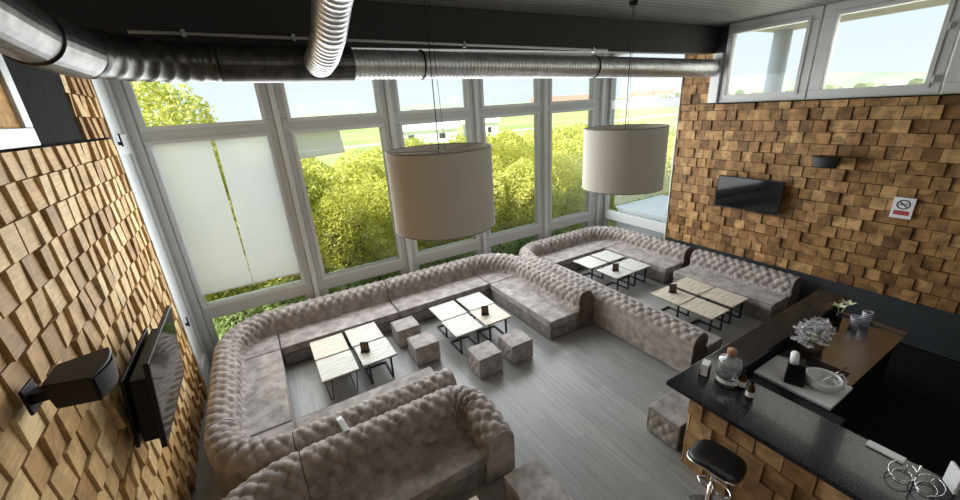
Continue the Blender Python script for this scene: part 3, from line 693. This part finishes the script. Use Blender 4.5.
t = thing('branch_duct', 'flexible silver branch duct dropping from above into the long duct', 'duct', (0, 0, 0))
corrugated([(0.93, 5.16, 4.99), (0.93, 4.75, 5.04), (0.92, 4.3, 5.16), (0.91, 3.9, 5.34), (0.90, 3.4, 5.5)], 0.155, 0.07, 0.008).build('flexible_hose', GALV, t, smooth=True)
t = thing('conduit_rail', 'thin metal conduit along the lower edge of the dark beam', 'pipe', (0, 0, 0))
MB().tube([(-0.75, 5.43, 5.305), (5.9, 5.43, 5.215)], 0.017, 10).build('pipe', PALE_PAINT, t, smooth=True)
for x in (-0.3, 0.75, 3.0, 5.55): MB().box(x - 0.02, x + 0.02, 5.40, 5.458, 5.295 - 0.0135 * (x + 0.75) - 0.03, 5.295 - 0.0135 * (x + 0.75) + 0.05).build('bracket', STEEL, t, bevel=0.004)

# ------------------------------------------------------------------ wall screens, loudspeakers, sign
def screen(name, label, w_, h_, loc, rz, tilt, arm):
    t = thing(name, label, 'television', loc, rz, 'wall televisions'); t.rotation_euler = (tilt, 0, rz)
    ca = MB().box(-w_ / 2, w_ / 2, -0.022, 0.022, -h_ / 2, h_ / 2).build('casing', BLACK_PLASTIC, t, bevel=0.006)
    MB().box(-w_ / 2 + 0.02, w_ / 2 - 0.02, -0.0245, -0.0222, -h_ / 2 + 0.03, h_ / 2 - 0.02).build('screen', SCREEN, ca)
    MB().box(-0.42 * w_, 0.40 * w_, 0.022, arm * 0.85, -0.46 * h_, 0.28 * h_).build('housing_and_shadow', BLACK_PLASTIC, t, bevel=0.012)  # housing enlarged to fill in the deep shadow behind the left screen
    MB().box(-0.42 * w_, 0.40 * w_, arm, arm + 0.03, -0.5 * h_, 0.30 * h_).build('plate_and_shadow', BLACK_PLASTIC, t, bevel=0.006)  # black plate also stands for the shadow on the wall behind
    MB().box(-0.10, 0.10, 0.05, arm, -0.10, 0.10).build('wall_bracket', BLACK_PLASTIC, t)
    return t
# local -y is the viewing side
screen('television', 'black wall television showing a faint reflection on the right block wall', 1.30, 0.70, (9.12, 4.25, 2.28), -PI / 2, -0.03, 0.085)
screen('television', 'black television tilted out from the left block wall', 1.36, 0.92, (-1.27, 4.74, 1.98), PI / 2, 0.12, 0.20)

def speaker(label, loc, rz, tilt):
    t = thing('loudspeaker', label, 'loudspeaker', loc, rz, 'black wall loudspeakers'); t.rotation_euler = (tilt, 0, rz); t.scale = (0.92, 0.92, 0.9)
    # front at -y
    n = 14; vs = []; 
    fr = []
    for k in range(n + 1): x = -0.23 + 0.46 * k / n; fr.append((x, -0.14 - 0.05 * (1 - (x / 0.23) ** 2)))
    poly_t = fr + [(0.15, 0.14), (-0.15, 0.14)]
    m_ = len(poly_t)
    vs = [(x * 0.84, y * 0.9, -0.11) for x, y in poly_t] + [(x, y, 0.11) for x, y in poly_t]
    MB().add(vs, [tuple(range(m_ - 1, -1, -1)), tuple(range(m_, 2 * m_))] + [(i, (i + 1) % m_, m_ + (i + 1) % m_, m_ + i) for i in range(m_)]).build('cabinet', BLACK_PLASTIC, t, bevel=0.012)
    gv = [(x * 0.79, y * 0.9 - 0.012, -0.09) for x, y in fr] + [(x * 0.93, y - 0.012, 0.09) for x, y in fr]; q = len(fr)
    gv += [(x, y + 0.02, z) for x, y, z in gv]
    fs = [(i, i + 1, q + i + 1, q + i) for i in range(q - 1)] + [(i + q + 2 * q, i + 1 + q + 2 * q, i + 1 + 2 * q, i + 2 * q) for i in range(q - 1)]
    MB().add(gv, fs).build('grille', METAL_BLACK, t)
    MB().box(-0.05, 0.05, 0.13, 0.26, -0.06, 0.02).box(-0.09, 0.09, 0.25, 0.27, -0.12, 0.08).build('bracket', BLACK_PLASTIC, t, bevel=0.006)
speaker('black wedge loudspeaker on the right block wall above the television', (9.02, 2.97, 3.10), -PI / 2, 0.0)
speaker('black wedge loudspeaker on the left block wall nearest to us', (-1.30, 3.22, 2.86), PI / 2, 0.0)

t = thing('wall_sign', 'small white sign with a pictogram above a red strip on the block wall', 'sign', (9.235, 1.895, 2.39), -PI / 2)
MB().box(-0.13, 0.13, -0.006, 0.006, -0.175, 0.175).build('board', PAPER, t)
MB().tube([(0.075 * math.cos(2 * PI * k / 24), -0.008, 0.06 + 0.075 * math.sin(2 * PI * k / 24)) for k in range(24)], 0.009, 6, closed=True).tube([(-0.05, -0.008, 0.11), (0.05, -0.008, 0.01)], 0.008, 6).box(-0.045, 0.02, -0.008, -0.0065, 0.05, 0.068).box(0.03, 0.045, -0.008, -0.0065, 0.05, 0.09).build('pictogram', INK, t)
MB().box(-0.095, 0.095, -0.009, -0.0065, -0.12, -0.045).build('red_strip', RED, t)

# ------------------------------------------------------------------ bar
bar = thing('bar_counter', 'L-shaped bar with black granite top and wooden block front', 'bar', (0, 0, 0))
MB().prism([(3.80, -1.5), (4.62, -1.5), (4.62, 1.93), (7.98, 1.93), (7.98, 2.29), (3.80, 2.29)], 1.045, 1.10).build('countertop', GRANITE, bar, bevel=0.006)
MB().box(3.80, 7.98, 2.2905, 2.297, 1.05, 1.102).build('edge_glint', STEEL, bar)  # thin bright strip added for the light caught along the counter edge
MB().box(3.93, 4.45, -1.5, 1.98, 0.0, 1.044).box(4.45, 7.95, 1.95, 2.03, 0.0, 1.044).build('carcass', BLACK_PAINT, bar)
cladding(MB(), 3.93, -1.5, 2.03, 0.0, 1.04, 0.27, 0.26, -1, 0.03, 0.085).build('block_front', WOOD_B, bar)
MB().box(5.12, 5.74, 1.10, 1.92, 0.86, 0.90).build('drainer', CERAMIC, bar, bevel=0.006)
MB().box(5.75, 7.72, 1.12, 1.92, 0.86, 0.90).box(7.66, 7.72, 1.12, 1.92, 0.90, 0.94).build('steel_worktop', STEEL, bar, bevel=0.004)
MB().box(4.70, 7.70, 1.2, 1.90, 0.05, 0.855).build('under_counter', BLACK_PAINT, bar)
MB().box(4.63, 5.11, 0.95, 1.92, 0.80, 0.86).build('ice_well', BLACK_PLASTIC, bar, bevel=0.006)
MB().box(5.80, 6.02, 1.22, 1.86, 0.9005, 0.906).build('drain_slot', BLACK_PLASTIC, bar, bevel=0.002)

t = thing('glass_bottle', 'big clear glass bottle with a cork stopper on the bar corner', 'bottle', (4.37, 1.89, 1.10))
t.scale = (1.28, 1.28, 1.3)
gb = MB().lathe([(0, 0.0), (0.085, 0.0), (0.095, 0.015), (0.097, 0.23), (0.09, 0.25), (0.042, 0.268), (0.034, 0.30), (0.03, 0.30), (0.034, 0.262), (0.08, 0.242), (0.088, 0.225), (0.086, 0.02), (0, 0.018)], n=32).build('body', BOTTLE, t, smooth=True)
MB().lathe([(0, 0.285), (0.029, 0.285), (0.034, 0.305), (0.04, 0.31), (0.04, 0.35), (0, 0.352)], n=24).build('stopper', CORK, t, smooth=True)
MB().lathe([(0.0957, 0.03), (0.0965, 0.03), (0.0965, 0.07), (0.0957, 0.07)], n=32).build('label_band', PAPER, gb)
for (x, y, lab, hh) in ((4.40, 1.74, 'small dark sauce bottle nearest the big glass bottle', 0.20), (4.30, 1.60, 'small amber sauce bottle with a black cap at the counter front', 0.19)):
    t = thing('sauce_bottle', lab, 'bottle', (x, y, 1.10), 0, 'small bottles by the big glass bottle'); t.scale = (1.15, 1.15, 1.25)
    sb = MB().lathe([(0, 0), (0.034, 0), (0.036, 0.01), (0.036, hh * 0.55), (0.015, hh * 0.75), (0.014, hh * 0.86), (0, hh * 0.86)], n=20).build('body', AMBER, t, smooth=True)
    MB().lathe([(0, hh * 0.84), (0.017, hh * 0.84), (0.017, hh), (0, hh)], n=16).build('cap', BLACK_PLASTIC, t)
    MB().lathe([(0.0363, hh * 0.14), (0.0368, hh * 0.14), (0.0368, hh * 0.42), (0.0363, hh * 0.42)], n=20).build('label_band', PAPER, sb)
t = thing('napkin_holder', 'white napkins in a dark holder behind the big glass bottle', 'napkin holder', (4.30, 2.12, 1.10), 0.3)
MB().box(-0.07, 0.07, -0.05, -0.042, 0, 0.12).box(-0.07, 0.07, 0.042, 0.05, 0, 0.12).box(-0.07, 0.07, -0.05, 0.05, 0, 0.008).build('holder', BLACK_PLASTIC, t)
MB().box(-0.065, 0.065, -0.04, 0.04, 0.01, 0.17).build('napkins', PAPER, t)

t = thing('flower_arrangement', 'bushy silver-white flower arrangement in a brown pot on the bar', 'flowers', (6.25, 1.74, 0.90)); t.scale = (0.84, 0.84, 0.92)
MB().lathe([(0, 0), (0.16, 0), (0.19, 0.16), (0.16, 0.16), (0, 0.12)], n=24).build('pot', BASKET, t, smooth=True)
bm_ = MB(); rn = random.Random(3)
for i in range(190):
    q = Vector((rn.gauss(0, 1), rn.gauss(0, 1), abs(rn.gauss(0, 1)))).normalized() * rn.uniform(0.6, 1.0)
    c = Vector((q.x * 0.44, q.y * 0.25, 0.17 + q.z * 0.34)); s = rn.uniform(0.022, 0.05)
    for k in range(5):
        a = 2 * PI * k / 5 + rn.random(); e = Vector((math.cos(a), math.sin(a), rn.uniform(-0.2, 0.8))).normalized(); f2 = e.orthogonal().normalized()
        if k == 0: fs = []; vs = []
        b = len(vs); vs += [c, c + e * s * 0.6 + f2 * s * 0.45, c + e * s * 1.3, c + e * s * 0.6 - f2 * s * 0.45]; fs.append((b, b + 1, b + 2, b + 3))
    bm_.add(vs, fs)
bm_.build('blossoms', BLOSSOM, t)
sm = MB()
for i in range(40):
    a = rn.uniform(0, 2 * PI); r2 = rn.uniform(0.1, 0.95); sm.tube([(0, 0, 0.12), (0.38 * r2 * math.cos(a), 0.2 * r2 * math.sin(a), 0.34 - 0.14 * r2)], 0.004, 5)
sm.build('stems', LEAF2, t)
t = thing('lily_vase', 'pale green lily in a dark vase beside the silver flowers', 'flower', (7.30, 1.80, 0.90)); t.scale = (0.8, 0.8, 1.0)
MB().lathe([(0, 0), (0.05, 0), (0.06, 0.1), (0.035, 0.2), (0.03, 0.2), (0.05, 0.1), (0, 0.02)], n=20).build('vase', BLACK_PLASTIC, t, smooth=True)
lm = MB()
for (cx_, cy_, cz_) in ((-0.08, 0.02, 0.30), (0.07, -0.05, 0.33)):
    for k in range(6):
        a = 2 * PI * k / 6; e = Vector((math.cos(a), math.sin(a), 0.55)).normalized(); f2 = Vector((-math.sin(a), math.cos(a), 0)); c = Vector((cx_, cy_, cz_))
        lm.add([c, c + e * 0.07 + f2 * 0.035, c + e * 0.16 + Vector((0, 0, -0.02)), c + e * 0.07 - f2 * 0.035], [(0, 1, 2, 3)])
lm.build('petals', LILY, t)
MB().tube([(0, 0, 0.15), (-0.08, 0.02, 0.30)], 0.006, 6).tube([(0, 0, 0.15), (0.07, -0.05, 0.33)], 0.006, 6).build('stems', LEAF2, t)
STRIPE = mat('striped_glass', (0.5, 0.5, 0.52), 0.2)
tcn = N(STRIPE, 'ShaderNodeTexCoord'); wv = N(STRIPE, 'ShaderNodeTexWave'); wv.bands_direction = 'Z'; wv.inputs['Scale'].default_value = 9
LK(STRIPE, tcn.outputs['Object'], wv.inputs['Vector']); rr_ = ramp(STRIPE, [(0.4, (0.16, 0.15, 0.19)), (0.6, (0.62, 0.62, 0.68))]); LK(STRIPE, wv.outputs['Fac'], rr_.inputs[0]); LK(STRIPE, rr_.outputs[0], BS(STRIPE).inputs['Base Color'])
for k, (x, y, hh, lab) in enumerate(((7.36, 1.62, 0.19, 'shorter striped grey glass next to the lily'), (7.55, 1.55, 0.25, 'taller striped grey glass at the end of the steel worktop'))):
    tag(MB().lathe([(0, 0), (0.055, 0), (0.065, hh), (0.058, hh), (0.05, 0.01), (0, 0.01)], n=24).build('striped_glass', STRIPE, smooth=True, loc=(x, y, 0.90)), lab, 'glass', 'striped glasses on the steel worktop')

t = thing('card_terminal', 'dark card terminal with a white paper roll standing on the drainer', 'card terminal', (5.30, 1.56, 0.90), 0.35)
MB().hexa([(-0.10, -0.12, 0), (0.10, -0.12, 0), (0.10, 0.08, 0), (-0.10, 0.08, 0), (-0.10, -0.09, 0.30), (0.10, -0.09, 0.30), (0.10, 0.08, 0.30), (-0.10, 0.08, 0.30)]).build('body', BLACK_PLASTIC, t, bevel=0.012)
MB().tube([(-0.10, 0.03, 0.335), (0.10, 0.03, 0.335)], 0.045, 16).build('paper_roll', PAPER, t, smooth=True)
t = thing('jug', 'white jug with a spoon lying across the drainer', 'jug', (5.48, 1.32, 0.90), -0.5)
t.scale = (1.5, 1.5, 1.4)
MB().lathe([(0, 0), (0.10, 0), (0.135, 0.06), (0.12, 0.10), (0.11, 0.10), (0.12, 0.06), (0.09, 0.012), (0, 0.012)], n=28).build('bowl', CERAMIC, t, smooth=True)
MB().tube([(0.10, 0.02, 0.07), (0.18, 0.03, 0.08), (0.17, -0.03, 0.05), (0.11, -0.03, 0.03)], 0.012, 8).build('handle', CERAMIC, t, smooth=True)
MB().tube([(-0.04, 0.0, 0.03), (0.24, 0.06, 0.13)], 0.006, 8).build('spoon', CHROME, t, smooth=True)

tag(MB().box(-0.045, 0.045, -0.13, 0.13, 0, 0.02).build('white_card', PAPER, loc=(4.56, 0.53, 1.10), bevel=0.003), 'white card strip on the inner edge of the bar', 'card')
t = thing('wire_rack', 'chrome wire rack of two oval rings on the bar top', 'rack', (4.35, 0.29, 1.10))
wm = MB()
for oy in (-0.075, 0.075):
    wm.tube([(0.14 * math.cos(2 * PI * k / 32), oy * 1.1 + 0.085 * math.sin(2 * PI * k / 32), 0.06) for k in range(32)], 0.0045, 8, closed=True)
    wm.tube([(0.10 * math.cos(2 * PI * k / 32), oy + 0.06 * math.sin(2 * PI * k / 32), 0.008) for k in range(32)], 0.003, 8, closed=True)
for q in range(3):
    a = 2 * PI * q / 3
    for oy in (-0.075, 0.075): wm.tube([(0.10 * math.cos(a), oy + 0.06 * math.sin(a), 0.008), (0.14 * math.cos(a), oy * 1.1 + 0.085 * math.sin(a), 0.06)], 0.004, 6)
wm.build('rings', CHROME, t, smooth=True)
MB().tube([(0, 0, 0.005), (0, 0, 0.20)], 0.006, 8).build('upright', CHROME, t, smooth=True)
t = thing('menu_board', 'white folded menu standing at the right edge of the bar', 'menu', (4.53, 0.12, 1.10), 0.6)
MB().box(-0.08, 0.08, -0.012, 0.012, 0.0, 0.22).build('cover', PAPER, t, bevel=0.006)
MB().tube([(0.05, -0.02, 0.0), (0.0, -0.02, 0.16)], 0.005, 6).tube([(0.075, -0.02, 0.0), (0.03, -0.02, 0.16)], 0.005, 6).build('gold_cord', mat('gold_cord', (0.42, 0.30, 0.12), 0.4, 0.6), t)

# bar stool
t = thing('bar_stool', 'black swivel bar stool with chrome post in front of the bar', 'stool', (3.50, 1.46, 0), -PI / 2 + 0.12)
n = 28; prof = []
mbs = MB(); top = []; 
ring = []
for k in range(n):
    q = 2 * PI * k / n; c, s = math.cos(q), math.sin(q); ex = 0.6
    x = 0.245 * abs(c) ** ex * (1 if c > 0 else -1); y = 0.23 * abs(s) ** ex * (1 if s > 0 else -1); ring.append((x, y))
lift = lambda x, y: 0.0 + 0.075 * max(0, (-y - 0.02) / 0.21) ** 2 * (1 - 0.3 * abs(x) / 0.245)
vs = []
for sc_, dz in ((0.9, 0.0), (1.0, 0.02), (1.0, 0.05), (0.9, 0.07), (0.5, 0.066), (0.0, 0.062)):
    for x, y in ring: vs.append((x * sc_, y * sc_, 0.74 + dz + lift(x * sc_, y * sc_)))
fs = [tuple(range(n - 1, -1, -1))]
for i in range(5):
    for j in range(n): fs.append((i * n + j, i * n + (j + 1) % n, (i + 1) * n + (j + 1) % n, (i + 1) * n + j))
mbs.add(vs, fs); mbs.build('seat', LEATHER, t, smooth=True)
MB().tube([(x * 1.02, y * 1.02, 0.752 + lift(x, y)) for x, y in ring], 0.009, 8, closed=True).build('chrome_trim', CHROME, t, smooth=True)
MB().lathe([(0, 0.0), (0.21, 0.0), (0.21, 0.012), (0.05, 0.035), (0.035, 0.06), (0.035, 0.42), (0.024, 0.42), (0.024, 0.70), (0.09, 0.72), (0.09, 0.739), (0, 0.739)], n=32).build('post', CHROME, t, smooth=True)
MB().tube([(0.03, 0, 0.33), (0.12, 0.03, 0.33)] + [(0.17 * math.cos(q), 0.06 + 0.13 * math.sin(q), 0.33) for q in [0.1 + (PI - 0.2) * k / 16 for k in range(17)]] + [(-0.12, 0.03, 0.33), (-0.03, 0, 0.33)], 0.011, 8).build('foot_rest', CHROME, t, smooth=True)
